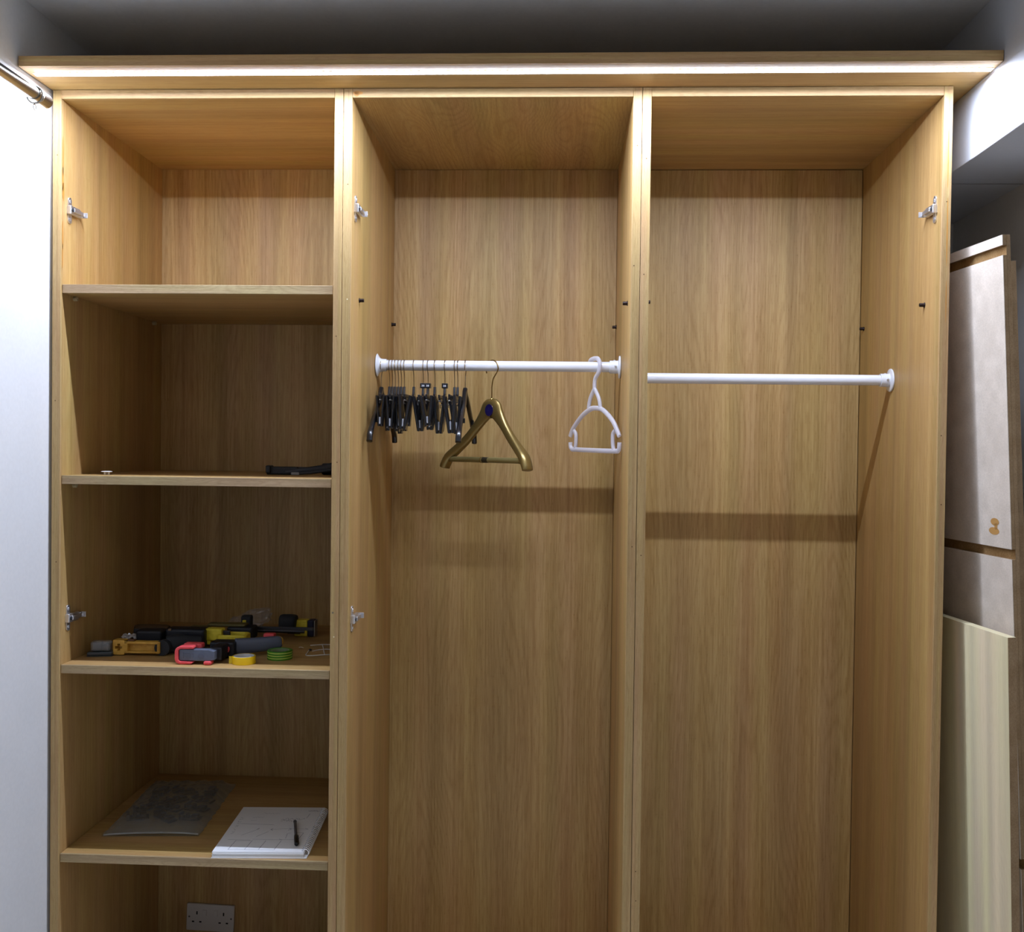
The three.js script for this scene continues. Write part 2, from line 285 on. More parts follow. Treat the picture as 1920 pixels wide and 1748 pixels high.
function clipHanger(label, tab, v, wide) {
  const cx = CLIPX[v];
  const h = thing('clip_hanger', label, 'hanger', [0, HY, RB.z], 'black hangers bunched on the rail');
  part('hook', clipHook, wireM, h, 'bare wire hook'); part('bar', clipBars[v], blackP, h);
  if (tab) { const t = part('size_tab', cbox(.016, .0135, .016, .0015), blackP, h, 'black size tab with white digits'); t.position.y = -.0688; for (const [dx, ry] of [[.0082, Math.PI / 2], [-.0082, -Math.PI / 2]]) { const q = part('print', new THREE.PlaneGeometry(.0125, .011), digits, t); q.position.x = dx; q.rotation.y = ry; } }
  for (const sx of [-1, 1]) {
    const c = new THREE.Group(); c.name = 'clip'; h.add(c); c.position.set(sx * cx, -.1115, 0); c.scale.y = .88 + rc() * .34; c.rotation.x = wide ? (rc() - .5) * .16 : 0;
    for (const s of [-1, 1]) { const j = part('jaw', wide ? jawWide : jawG, blackP, c); j.position.set(0, .002, s * (wide ? .0132 : .0088)); j.rotation.x = s * (wide ? .122 : .078); }
    part('spring', tube([V(-.010, -.012, .0045), V(-.0135, -.006, .006), V(.0155, -.003, 0), V(-.0135, -.006, -.006), V(-.010, -.012, -.0045)], .0013, 30, 6), nickel, c, 'bright spring');
    part('pad', [cbox(.028, .018, .0013, .0004).translate(0, -.057, .0010), cbox(.028, .018, .0013, .0004).translate(0, -.057, -.0010)], padM, c, 'pale grip pad');
  }
  return h;
}
// sweep an ellipse along points: [x, y, z, half thickness across the plane, half height]
function sweep(path, n = 60, m = 14) {
  const cs = [0, 1, 2, 3, 4].map(k => new THREE.CatmullRomCurve3(path.map((p, i) => V(p[k], 0, 0)), false, 'catmullrom', .5));
  const ctr = t => V(cs[0].getPoint(t).x, cs[1].getPoint(t).x, cs[2].getPoint(t).x);
  const pos = [], idx = []; 
  for (let i = 0; i <= n; i++) { const t = i / n, c = ctr(t), tg = ctr(Math.min(1, t + .002)).sub(ctr(Math.max(0, t - .002))).normalize();
    const zax = V(0, 0, 1).addScaledVector(tg, -tg.z).normalize(), up = zax.clone().cross(tg).normalize(), a = cs[3].getPoint(t).x, b = cs[4].getPoint(t).x;
    for (let j = 0; j < m; j++) { const th = j / m * 6.28319, ca = Math.cos(th), sa = Math.sin(th), f = 1 / Math.pow(Math.abs(ca) ** 3 + Math.abs(sa) ** 3, 1 / 3); const q = c.clone().addScaledVector(zax, a * ca * f).addScaledVector(up, b * sa * f); pos.push(q.x, q.y, q.z); } }
  const e0 = pos.length / 3; let c = ctr(0); pos.push(c.x, c.y, c.z); c = ctr(1); pos.push(c.x, c.y, c.z);
  for (let i = 0; i < n; i++) for (let j = 0; j < m; j++) { const a = i * m + j, b = i * m + (j + 1) % m; idx.push(a, a + m, b, b, a + m, b + m); }
  for (let j = 0; j < m; j++) { idx.push(e0, j, (j + 1) % m); idx.push(e0 + 1, n * m + (j + 1) % m, n * m + j); }
  const g = new THREE.BufferGeometry(); g.setAttribute('position', new THREE.Float32BufferAttribute(pos, 3)); g.setAttribute('uv', new THREE.Float32BufferAttribute(new Float32Array(pos.length / 3 * 2), 2)); g.setIndex(idx); g.computeVertexNormals(); return g;
}
const shoulderPath = s => [[0, -.078, 0, .0062, .0075], [s * .014, -.092, 0, .0062, .008], [s * .05, -.118, .003, .006, .0075], [s * .1, -.148, .004, .006, .0072], [s * .15, -.176, .005, .0066, .007], [s * .185, -.2, .006, .0075, .007], [s * .196, -.222, .006, .0075, .0065]];
const shoulderGeos = [1, -1].map(s => sweep(shoulderPath(s)).toNonIndexed()), shoulderHook = hookGeo(.0195, .0012, .08);
function shoulderHanger(label) {
  const h = thing('plastic_hanger', label, 'hanger', [0, HY, RB.z], 'black hangers bunched on the rail');
  part('hook', shoulderHook, wireM, h, 'bare wire hook'); part('collar', cyl(.0042, .005, .007, 16).translate(0, -.0765, 0), blackP, h);
  for (const g of shoulderGeos) part('arm', g, blackP, h);
  part('notch_hook', [1, -1].map(s => box(s * .11 - .004, -.172, .004, s * .11 + .004, -.158, .013, .002)), blackP, h);
  return h;
}
{ // [hook x, yaw, kind, tilt]
  const row = [[.7400, 0, 's'], [.7625, 0, 'c', 0], [.7704, 0, 'c', 2], [.7782, .005, 'c', 1], [.7868, .012, 'c', 0], [.7948, .018, 'c', 2], [.8030, .03, 'c', 1], [.8290, -.02, 'c', 0], [.8546, .03, 't', 1], [.8677, -.03, 't', 2], [.8866, -.03, 'c', 0], [.9137, -.02, 't', 1], [.9400, .01, 'c', 0], [.9485, .01, 'c', 2], [.9690, -.02, 's']];
  const bunch = 'black clip hanger in the tight bunch beside the oak side panel', pair = 'black clip hanger with a white numbered size tab, touching another tabbed one';
  const lab = [, bunch, bunch, bunch, bunch, bunch, bunch, 'black clip hanger hanging alone between the tight bunch and the tabbed hangers', pair, pair, 'black clip hanger without a tab between numbered size tab hangers', 'black clip hanger with a white numbered size tab, hanging singly', 'black clip hanger in the pair next to the shoulder hanger', 'black clip hanger in the pair next to the shoulder hanger'];
  row.forEach(([x, yaw, k, v], i) => {
    const h = k === 's' ? shoulderHanger(i ? 'black plastic shoulder hanger next to the gold hanger' : 'black plastic shoulder hanger pressed up against the oak side panel')
      : clipHanger(lab[i], k === 't', v, i > 6);
    h.position.x = x; h.rotation.y = (k === 's' ? 1 : -1) * Math.PI / 2 + yaw;
  });
}
{ // gold hanger, turned on the rail
  const gold = phys({ color: 0x8f7a45, metalness: .72, roughness: .34, clearcoat: .3, clearcoatRoughness: .25 });
  const h = thing('gold_hanger', 'gold contoured coat hanger with a blue oval badge', 'hanger', [1.0415, HY, RB.z]); h.rotation.y = -.78;
  part('hook', hookGeo(.024, .0017, .1, .04), std({ color: 0x8c7444, metalness: 1, roughness: .3 }), h, 'brass wire hook');
  part('ferrule', lathe([[.0001, 0], [.0042, 0], [.0052, .003], [.0034, .008], [.0001, .008]], 18).translate(0, -.108, 0), std({ color: 0xb79a5a, metalness: 1, roughness: .25 }), h);
  const arm = s => [[0, -.1295, 0, .0088, .0262], [s * .012, -.1295, .0003, .0088, .0258], [s * .029, -.148, .001, .0088, .0185], [s * .053, -.174, .003, .009, .0135], [s * .088, -.209, .008, .0098, .0125], [s * .124, -.238, .014, .0125, .0125], [s * .152, -.260, .020, .015, .012], [s * .166, -.282, .0235, .0155, .0105], [s * .169, -.292, .0245, .0150, .0095]];
  for (const s of [1, -1]) part('shoulder', sweep(arm(s), 70, 18), gold, h);
  const barM = phys({ color: 0x8a7c4c, metalness: .4, roughness: .4 });
  const tb = part('trouser_bar', cyl(.0076, .0076, .30, 18).rotateZ(Math.PI / 2).translate(0, -.268, .022), barM, h, 'olive gold trouser bar');
  part('lock_sleeve', cyl(.0088, .0088, .004, 18).rotateZ(Math.PI / 2).translate(-.012, -.268, .022), gold, tb); part('inner_rod', cyl(.0079, .0079, .022, 18).rotateZ(Math.PI / 2).translate(.004, -.268, .022), std({ color: 0x2a2413, roughness: .5 }), tb);
  for (const s of [-1, 1]) part('end_socket', cyl(.009, .008, .016, 18).rotateZ(Math.PI / 2).translate(s * .148, -.268, .0215), gold, tb);
  const badge = part('badge', cyl(.016, .016, .0016, 36).rotateX(Math.PI / 2).scale(.98, 1, 1).translate(0, -.1335, .0095), phys({ color: 0x0a0848, roughness: .3, clearcoat: .6 }), h, 'dark blue oval badge');
  const mk = std({ color: 0x1c1a5c, roughness: .5 });
  part('emblem', [box(-.005, -.1305, .0103, .005, -.1293, .0105, 0), box(-.0065, -.1345, .0103, .0065, -.1330, .0105, 0), box(-.005, -.1385, .0103, .006, -.1372, .0105, 0), box(-.0012, -.1285, .0103, .0012, -.1265, .0105, 0)], mk, badge);
}
{ // small frosted hanger; drawn in its own plane
  const frost = phys({ color: 0xf3f1f6, roughness: .45, transmission: .5, thickness: 0, ior: 1.45 });
  const h = thing('frosted_hanger', 'small frosted white plastic hanger by the bay divider', 'hanger', [1.3185, HY, RB.z]); h.rotation.y = -1.02;
  const kx = .000385, ky = .000231, P = (a) => a.map(([x, y]) => V(x * kx, -(y) * ky + .0052));
  const t = (a, r, n = 40) => { const g = tube(P(a), r, n, 10); return g.scale(1, 1, .8); };
  part('hook', t([[-62, 34], [-58, 4], [-36, -10], [0, -16], [38, -6], [60, 36], [60, 90], [48, 150], [12, 210], [0, 270], [0, 345]], .0062, 60), frost, h);
  part('neck_loop', [t([[0, 335], [-32, 400], [-58, 470], [-72, 560]], .0060), t([[0, 335], [34, 400], [62, 470], [76, 560]], .0060)], frost, h);
  part('arch', t([[-308, 892], [-296, 850], [-262, 780], [-160, 652], [-62, 580], [10, 562], [110, 592], [224, 712], [284, 830], [308, 892]],   .0068, 70), frost, h);
  part('bottom_bar', [t([[-306, 962], [-304, 1010], [-280, 1046], [-200, 1050], [0, 1056], [220, 1060], [296, 1056], [310, 1010], [312, 962]], .0066, 70)], frost, h);
  for (const s of [-1, 1]) part('side_post', t([[s * 262, 822], [s * 236, 862], [s * 232, 930], [s * 236, 1000], [s * 246, 1048]], .0060, 30), frost, h);
}

// ---------------------------------------------------------------- curtain pole on the side wall
{ const chrome = std({ color: 0xb9b5ac, metalness: 1, roughness: .2 }), px = .066, py = 2.383;
  const p = thing('curtain_pole', 'brushed metal curtain pole fixed along the white wall', 'curtain pole', [px, py, .158]);
  part('pole', cyl(.0142, .0142, 1.5, 36).rotateX(Math.PI / 2).translate(0, 0, .75), chrome, p);
  part('end_cap', lathe([[.0001, -.0035], [.012, -.0035], [.0156, -.0015], [.0158, .0005], [.0158, .034], [.0146, .036], [.0143, .036]], 36).rotateX(Math.PI / 2), chrome, p);
  const br = part('bracket', [box(WL - px + .0062, -.012, .212, .002, -.006, .2165, .001), box(WL - px + .0062, -.031, .222, .004, -.0255, .2265, .001)], std({ color: 0x6b6460, metalness: 1, roughness: .35 }), p);
  part('wall_plate', cyl(.024, .026, .006, 28).rotateZ(Math.PI / 2).translate(WL - px + .0032, -.018, .219), chrome, br);
  const r = thing('curtain_ring', 'small metal curtain ring with an eyelet on the pole end', 'curtain ring', [px, py - .0022, .2065]);
  part('ring', new THREE.TorusGeometry(.0178, .0022, 12, 40), chrome, r); part('eyelet', new THREE.TorusGeometry(.0062, .0011, 8, 24).rotateY(Math.PI / 2).translate(0, -.0262, 0), chrome, r); }

// ---------------------------------------------------------------- boards stored beside the wardrobe
{ const nz = lattice(201, 256, 256), nb = lattice(202, 20, 20);
  const fib = (base, a) => { const t = dataTex(512, 512, (u, v, o) => { const k = (nz(u * 256, v * 256) - .5) * a + (nb(u * 20, v * 20) - .5) * a; for (let i = 0; i < 3; i++) o[i] = base[i] + k; }); t.repeat.set(1 / .5, 1 / .5); return t; };
  const face = std({ map: fib([212, 198, 180], 14), roughness: .62 }), core = std({ map: fib([146, 112, 66], 26), roughness: .85 }), edge = std({ map: fib([148, 121, 86], 18), roughness: .85 });
  const lean = (name, label, x, z, tilt, yaw) => { const b = thing(name, label, 'board', [x, 0, z], 'loose boards leaning beside the wardrobe'); b.rotation.order = 'YZX'; b.rotation.set(0, yaw, tilt); return b; };
  // housed panel: local x 0..t to the right, z 0..-w to the back
  const A = lean('grooved_panel', 'tall smooth panel with routed cross grooves leaning beside the wardrobe', 2.296, .108, .0528, .13);
  { const t = .018, w = .46, H = 2.1015, cuts = [[H - .0445, H - .0225], [1.3885, 1.411], [.70, .7225]]; let y = 0;
    const segs = []; for (const c of [...cuts].reverse()) { segs.push([y, c[0]]); y = c[1]; } segs.push([y, H]);
    const f = part('face_board', segs.map(([a, b]) => grain(box(0, a, -w, .0014, b, -.0002, .0003, 1), 'y')), face, A);
    part('substrate', segs.map(([a, b]) => grain(box(.0015, a, -w, .0092, b, 0, .0004, 1), 'y')), edge, A);
    part('core', grain(box(.0093, 0, -w, t, H, 0, .0005, 1), 'y'), edge, A);
    cuts.forEach(c => part('groove', grain(box(.0088, c[0] + .0001, -w + .001, .0096, c[1] - .0001, -.0006, 0), 'y'), core, f, 'brown routed groove'));
    const st = std({ color: 0xb98a4a, roughness: .7 }); const blob = (yy, zz, a, b) => { const g = new THREE.CircleGeometry(1, 20).scale(a, b, 1).rotateY(-Math.PI / 2).translate(-.0004, yy, zz); return g; };
    part('glue_stain', [blob(1.468, -.062, .017, .0085), blob(1.447, -.066, .021, .0085), blob(1.458, -.058, .006, .008)], st, f, 'brown glue stain'); }
  const B = lean('oak_veneer_board', 'shorter pale oak veneered board standing in front of the grooved panel', 2.2385, .165, .0355, .13);
  part('face_board', grain(box(0, 0, -.48, .019, 1.225, -.0008, .0006, 1), 'y', .1, .3), std({ map: oakTex(81, .5, 1.4, 512, 1024, [238, 226, 186], [216, 200, 156], { figure: .3, leaves: 3, contrast: .7 }), roughness: .5 }), B);
  part('edge', grain(box(.0004, .0004, -.0007, .0186, 1.2246, 0, 0), 'y'), edge, B);
  const C = lean('plain_board', 'plain brown board behind the grooved panel', 2.337, .052, .0538, .13);
  part('sheet', grain(box(0, 0, -.46, .015, 2.055, 0, .0006, 1), 'y'), edge, C); }
// ---------------------------------------------------------------- socket at the back of the first bay
{ const s = thing('double_socket', 'white double wall socket in the lowest compartment', 'socket', [.1855, .1805, -D + .0002]); s.rotation.z = -.03;
  const wp = std({ color: 0xcfcbc4, roughness: .35 }), dk = std({ color: 0x0c0b0a, roughness: .7 });
  part('faceplate', extrude(rrect(.146, .082, .004), .0088, .002).toNonIndexed(), wp, s);
  for (const k of [-1, 1]) {
    part('switch', box(k * .017 - .006, .006, .0084, k * .017 + .006, .024, .0112, .0012), wp, s);
    part('earth_slot', box(k * .041 - .0021, .0085, .0086, k * .041 + .0021, .0185, .00895, 0), dk, s, 'black slot');
    for (const d of [-1, 1]) part('pin_slot', box(k * .041 + d * .0112 - .0036, -.0155, .0086, k * .041 + d * .0112 + .0036, -.0112, .00895, 0), dk, s, 'black slot');
    part('screw', cyl(.0028, .0028, .0008, 14).rotateX(Math.PI / 2).translate(k * .0645, .001, .0089), std({ color: 0x6a625a, metalness: .7, roughness: .4 }), s);
  } }

// ---------------------------------------------------------------- notebook and pen on the lowest shelf
{ const Y = SH[3], c = document.createElement('canvas'); c.width = 720; c.height = 1000; const g = c.getContext('2d');
  g.fillStyle = '#f4f4f3'; g.fillRect(0, 0, 720, 1000);
  g.strokeStyle = 'rgba(70,72,92,.72)'; g.lineWidth = 3.2; g.lineCap = 'round';
  const r = mulberry(5), S = 720, Tt = 1000, ln = (pts, w = 3.2) => { g.lineWidth = w; g.beginPath(); pts.forEach(([s, t], i) => { const x = s * S, y = t * Tt; if (!i) g.moveTo(x, y); else { const [ps, pt] = pts[i - 1]; for (let k = 1; k <= 6; k++) g.lineTo((ps + (s - ps) * k / 6) * S + (r() - .5) * 3, (pt + (t - pt) * k / 6) * Tt + (r() - .5) * 3); } }); g.stroke(); };
  ln([[.11, .40], [.505, .42]]); ln([[.20, .33], [.27, .325]], 2);
  ln([[.50, .53], [.73, .505], [.93, .52]]); ln([[.52, .505], [.5, .53], [.53, .55]], 4); ln([[.71, .5], [.74, .52], [.71, .545]], 4); ln([[.9, .5], [.94, .52]], 4);
  ln([[.08, .755], [.34, .765]]); ln([[.36, .745], [.68, .755]], 3.6); ln([[.665, .74], [.70, .755]], 5);
  for (const x of [.165, .35, .505, .68]) ln([[x + .015, .775], [x - .01, .96]]);
  ln([[.155, .965], [.67, .965]]); ln([[.18, .78], [.35, .775]], 2);
  ln([[.68, .75], [.88, .745], [.905, .60], [.80, .59]]); ln([[.76, .6], [.72, .62], [.73, .72]], 2.6);
  ln([[.2, .66], [.36, .52]], 2.4); ln([[.38, .69], [.49, .575]], 3); ln([[.36, .5], [.34, .53]], 4);
  ln([[.87, .155], [.85, .26]], 3); ln([[.83, .09], [.97, .085]], 2.4);
  const scr = (s0, s1, t, h, w) => { const p = []; for (let s = s0; s < s1; s += .011) p.push([s, t + (r() - .5) * h]); ln(p, w); };
  scr(.83, .98, .085, .03, 2.6); scr(.56, .84, .29, .05, 2.2); scr(.56, .72, .33, .04, 2); scr(.3, .5, .15, .02, 1.2); scr(.2, .34, .25, .025, 1.2);
  for (let k = 0; k < 9; k++) scr(.05 + k * .002, .1, .26 + k * .045, .03, 1.8);
  const tx = new THREE.CanvasTexture(c); tx.colorSpace = THREE.SRGBColorSpace;
  const paper = std({ color: 0xf4f4f3, roughness: .8 }), top = std({ map: tx, roughness: .8 });
  const n = thing('spiral_notebook', 'open spiral notebook with a pencilled sketch, under a pen', 'notebook', [.3965, Y, -.0085]); n.rotation.y = .062;
  const W = .224, Dp = .306;
  part('back_cover', box(-.001, .0002, -Dp - .001, W + .006, .0016, .001, .0004), std({ color: 0xe9e9e8, roughness: .6 }), n);
  let y = .0017; [.0038, .0036, .0034, .0032].forEach((h, i) => { const o = [.001, -.0006, .0012, 0][i]; part('page_section', box(.001 + o, y, -Dp + .001, W - .002 + o, y + h - .0003, -.0008 + o, .0003, 1), paper, n); y += h; });
  part('drawn_page', new THREE.PlaneGeometry(W - .006, Dp - .006).rotateX(-Math.PI / 2).translate(W / 2 - .001, y + .0001, -Dp / 2), top, n, 'page with a pencilled furniture sketch');
  const coil = []; const nt = 28; for (let k = 0; k <= nt * 12; k++) { const a = k / 12 * 6.28319; coil.push(V(W + .0005 + .0092 * Math.cos(a), .0096 + .0092 * Math.sin(a), -.008 - (Dp - .016) * k / (nt * 12))); }
  part('spiral', new THREE.TubeGeometry(new THREE.CatmullRomCurve3(coil), nt * 14, .0011, 6), std({ color: 0xf4f4f4, metalness: .1, roughness: .35 }), n, 'white wire spiral');
  const hol = []; for (let k = 0; k < nt; k++) hol.push(box(W - .0075, y - .0002, -.0098 - (Dp - .016) * k / nt, W - .0045, y + .0003, -.0072 - (Dp - .016) * k / nt, 0));
  part('punched_margin', hol, std({ color: 0x4a5068, roughness: .9 }), n);
  // pen
  const p = thing('pen', 'capped black ballpoint pen lying on the notebook', 'pen', [.5895, Y + y + .0056, -.066]); p.rotation.y = Math.atan2(.0495 - .012, .166 - .02) + .03;
  part('barrel', lathe([[.0001, 0], [.0042, 0], [.0042, .098], [.0001, .098]], 6).rotateX(-Math.PI / 2).translate(0, 0, -.042), phys({ color: 0x6f7078, roughness: .2, transmission: .35, thickness: 0 }), p, 'smoky clear barrel');
  part('refill', cyl(.0014, .0014, .09, 10).rotateX(Math.PI / 2).translate(0, 0, -.09), std({ color: 0x141418, roughness: .5 }), p);
  part('end_plug', lathe([[.0001, 0], [.0043, 0], [.0043, .004], [.003, .0055], [.0001, .0055]], 16).rotateX(-Math.PI / 2).translate(0, 0, -.14), std({ color: 0x08080a, roughness: .4 }), p);
  const cap = part('cap', lathe([[.0001, .056], [.0050, .056], [.0054, .03], [.0052, .004], [.0042, 0], [.0001, 0]], 20).rotateX(-Math.PI / 2).translate(0, 0, .012), std({ color: 0x08080a, roughness: .35 }), p, 'black cap');
  part('clip', box(.0046, -.0016, -.044, .0064, .0016, .008, .0006), std({ color: 0x08080a, roughness: .35 }), cap); }

// ---------------------------------------------------------------- clear bag of black fittings on the lowest shelf
{ const Y = SH[3], bag = thing('plastic_bag', 'clear plastic bag packed with black fittings', 'bag', [.075, Y, -.118]); bag.rotation.y = .085;
  const film = phys({ color: 0xe8eae6, transmission: .86, thickness: 0, roughness: .22, ior: 1.45 });
  const w = .245, d = .40, nx = 40, nz = 60, nn = lattice(301, 30, 40), nf = lattice(302, 90, 120);
  const sheet = (up) => { const g = new THREE.PlaneGeometry(1, 1, nx, nz); const p = g.attributes.position; for (let i = 0; i < p.count; i++) { const s = p.getX(i) + .5, t = p.getY(i) + .5; const e = Math.min(1, Math.min(s, 1 - s) * 9) * Math.min(1, Math.min(t * .8 + .02, 1 - t) * 9); const wr = (nn(s * 30, t * 40) - .5) * .010 + (nf(s * 90, t * 120) - .5) * .003; p.setXYZ(i, s * w + (nn(t * 30, 3) - .5) * .006, up ? .0012 + e * (.0245 + wr) + (t < .06 ? .004 : 0) : .0006, -t * d); } g.computeVertexNormals(); return g; };
  part('upper_film', sheet(true), film, bag); part('lower_film', sheet(false), film, bag);
  part('seal_strip', tube([V(.003, .0035, -.004), V(.06, .0065, -.006), V(.13, .0085, -.004), V(.2, .007, -.006), V(w - .004, .0045, -.004)], .0023, 40, 8), phys({ color: 0xd8dad6, roughness: .3, transmission: .5, thickness: 0 }), bag, 'pale seal strip');
  const bk = std({ color: 0x0d0e10, roughness: .45 }), rr = mulberry(77);
  const fit = mergeGeometries([box(-.03, 0, -.011, .03, .005, .011, .0015), box(-.03, .004, -.011, -.022, .017, .011, .0015), box(.004, .004, -.008, .024, .013, .008, .002), cyl(.006, .006, .012, 16).toNonIndexed().translate(-.008, .009, 0)].map(strip));
  for (let j = 0; j < 4; j++) for (let i = 0; i < 3; i++) {
    const m = new THREE.Mesh(fit, bk); m.name = numbered('black_fitting'); scene.add(m);
    const lx = .05 + i * .07 + (rr() - .5) * .012, lz = -.12 - j * .066 + (rr() - .5) * .01, a = .085;
    m.position.set(.075 + lx * Math.cos(a) + lz * Math.sin(a), Y + .0016, -.118 - lx * Math.sin(a) + lz * Math.cos(a)); m.rotation.y = a + (rr() - .5) * 1.6 + (rr() > .5 ? 1.57 : 0); m.scale.set(.9 + rr() * .35, 1, 1 + rr() * .5);
    tag(m, 'black plastic fitting packed inside the clear bag', 'fitting', 'black fittings in the clear bag');
  } }

// ---------------------------------------------------------------- second shelf: cap and black clamp
{ const Y = SH[1], wp = std({ color: 0xe4e2dc, roughness: .4 });
  const c = thing('cover_cap', 'white round plastic cover cap on the second shelf', 'cap', [.091, Y + .0001, -.1]);
  part('disc', lathe([[.0001, .0066], [.0125, .0066], [.0137, .0074], [.0134, .0084], [.009, .0092], [.0001, .0094]], 28), wp, c); part('stem', [0, 1, 2].map(k => box(.0035, 0, -.0012, .0075, .0068, .0012, .0004).rotateY(k * 2.094)), wp, c);
  const bk = std({ color: 0x15171c, roughness: .5 }), gr = std({ color: 0x25282e, roughness: .6 });
  const t = thing('black_clamp', 'black plastic bar clamp lying on the second shelf', 'clamp', [.44, Y, -.30]); t.rotation.y = .05;
  part('fixed_jaw', [box(0, .0004, -.012, .085, .022, .012, .004), box(0, .004, -.02, .014, .025, .02, .004)], bk, t); part('bar', box(.05, .013, -.034, .232, .021, -.02, .001), steelDark, t);
  part('handle', sweep([[.055, .008, .02, .007, .006], [.1, .012, .018, .008, .008], [.15, .018, .012, .01, .01], [.19, .025, .004, .012, .012], [.225, .028, 0, .012, .012]], 30, 12), gr, t);
  part('slide_body', box(.145, .001, -.038, .225, .032, -.004, .006), bk, t); part('tip', box(.072, .0004, .026, .094, .008, .036, .002), std({ color: 0x8a8a88, roughness: .7 }), t, 'grey rubber tip'); part('lever', sweep([[.083, .004, .03, .004, .0035], [.13, .008, .026, .004, .004], [.18, .016, .014, .005, .005]], 20, 10), gr, t); }

// ---------------------------------------------------------------- clamps, tape and oddments on the third shelf
{ const Y = SH[2], O = { y: Y };
  const mott = (seed, base, a) => { const q = lattice(seed, 40, 40), k = lattice(seed + 1, 200, 200); return std({ map: dataTex(256, 256, (u, v, o) => { const s = q(u * 40, v * 40) > .74 ? (q(u * 40, v * 40) - .74) * 2.2 * a : 0; for (let i = 0; i < 3; i++) o[i] = Math.max(0, base[i] - s + (k(u * 200, v * 200) - .5) * a * .35); }), roughness: .5 }); };
  const yel = mott(401, [232, 214, 60], 60), amber = mott(411, [206, 160, 62], 80), red = mott(421, [226, 78, 82], 36), slate = mott(431, [92, 100, 118], 30), ink = std({ color: 0x10131c, roughness: .5 }), rub = std({ color: 0x1d2126, roughness: .75 }), olive = std({ color: 0x5d5426, roughness: .6 });
  const at = (name, label) => thing(name, label, 'clamp', [0, Y + .0004, 0]);
  const G = (x0, x1, y0, y1, z0, z1, r = .003) => grain(box(x0, y0, z0, x1, y1, z1, r, 3));
  // amber handled clamp with the cross shaped hole
  { const a = at('bar_clamp', 'black bar clamp with an amber trigger pierced by a cross'); const p = .1128, q = .0205;
    const hole = new THREE.Path([[-.0035, -.0098], [.0035, -.0098], [.0035, -.0035], [.0098, -.0035], [.0098, .0035], [.0035, .0035], [.0035, .0098], [-.0035, .0098], [-.0035, .0035], [-.0098, .0035], [-.0098, -.0035], [-.0035, -.0035]].map(v => new THREE.Vector2(v[0] * .9, v[1] * .9)));
    const s = rrect(.030, .038, .004); s.holes.push(hole);
    part('jaw', [grain(extrude(s, .024, .0014).translate(p, q, -.148)), G(p - .013, p + .013, .003, .037, -.1475, -.140, .001)], amber, a, 'amber jaw with a cross shaped hole');
    part('trigger', [G(.126, .2185, .0062, .011, -.146, -.124, .0016), G(.126, .2185, .030, .036, -.146, -.124, .0016), G(.126, .2185, .0095, .031, -.146, -.1385, .001), G(.212, .219, .0062, .036, -.146, -.124, .002), G(.126, .136, .0062, .036, -.146, -.124, .002)], amber, a, 'amber channelled trigger');
    part('trigger_catch', G(.134, .152, .0355, .0405, -.142, -.128, .002), std({ color: 0x5c3818, roughness: .6 }), a);
    part('pivot', [grain(cyl(.0195, .0195, .03, 28).rotateX(Math.PI / 2).toNonIndexed().translate(.2225, .0197, -.145))], rub, a);
    part('grip', [sweep([[.222, .0235, -.165, .018, .0205], [.245, .025, -.172, .02, .0225], [.27, .023, -.185, .018, .02], [.30, .022, -.2, .016, .018]], 24, 16)], rub, a);
    part('body', [G(.1275, .197, .019, .0525, -.235, -.19, .007), G(.196, .302, .0005, .054, -.262, -.212, .008)], ink, a);
    part('bar', G(.1, .36, .03, .046, -.252, -.244, .0012), steelDark, a);
    part('label_plate', G(.206, .214, .049, .0545, -.216, -.2115, .001), std({ color: 0x8a6f52, roughness: .6 }), a); }
  // small roll of clear packing film end behind it
  { const f = thing('foil_scrap', 'crumpled shiny film scrap lying on the black clamp', 'film', [.111, Y + .0292, -.199]); const q = lattice(451, 12, 12); const g = new THREE.PlaneGeometry(.044, .026, 22, 12).rotateX(-Math.PI / 2 + .25); const p = g.attributes.position; for (let i = 0; i < p.count; i++) p.setY(i, p.getY(i) + (q(p.getX(i) * 400 + 9, p.getZ(i) * 300 + 9)) * .007 + .003); g.computeVertexNormals(); part('film', g, phys({ color: 0xdfe6ee, roughness: .18, metalness: .55, side: THREE.DoubleSide }), f); 
    part('backing', box(-.02, -.0292, -.012, .02, .004, .008, .003), ink, f); }
  { const w = thing('wooden_wedge', 'dull brown rounded block behind the clamps', 'block', [.128, Y, -.30]); part('block', sweep([[-.045, .024, 0, .016, .023], [-.03, .0245, 0, .018, .0243], [.03, .0245, 0, .018, .0243], [.045, .023, 0, .015, .022]], 20, 16), std({ color: 0x4d371c, roughness: .7 }), w); }
  // yellow clamp with the round loop handle
  { const b = at('bar_clamp', 'bar clamp with bright yellow block and rounded yellow handle'); 
    const loopOut = shapeOf([[.331, .226], [.338, .2185], [.35, .214], [.395, .214], [.406, .218], [.4105, .226], [.41, .262], [.4, .272], [.345, .272], [.333, .262]]);
    loopOut.holes.push(new THREE.Path([[.341, .228], [.352, .222], [.394, .222], [.402, .23], [.4, .258], [.394, .264], [.35, .264], [.341, .256]].map(v => new THREE.Vector2(...v))));
    part('handle', grain(extrude(loopOut, .0335, .0022).rotateX(-Math.PI / 2).translate(0, .0062, 0)), yel, b, 'yellow loop handle');
    part('block', [G(.2945, .342, .0215, .0522, -.262, -.232, .003)], yel, b, 'yellow block'); part('lug', G(.2955, .311, .010, .0214, -.256, -.236, .002), yel, b);
    part('jaw_arm', [G(.246, .296, .0445, .0535, -.285, -.252, .004), G(.284, .388, .0495, .0565, -.318, -.285, .0025)], olive, b, 'olive yellow jaw arm');
    part('body', [G(.306, .352, .0003, .0212, -.3, -.276, .006), G(.34, .41, .016, .05, -.33, -.276, .006)], ink, b); part('bar', G(.33, .56, .0335, .042, -.345, -.337, .001), steelDark, b);
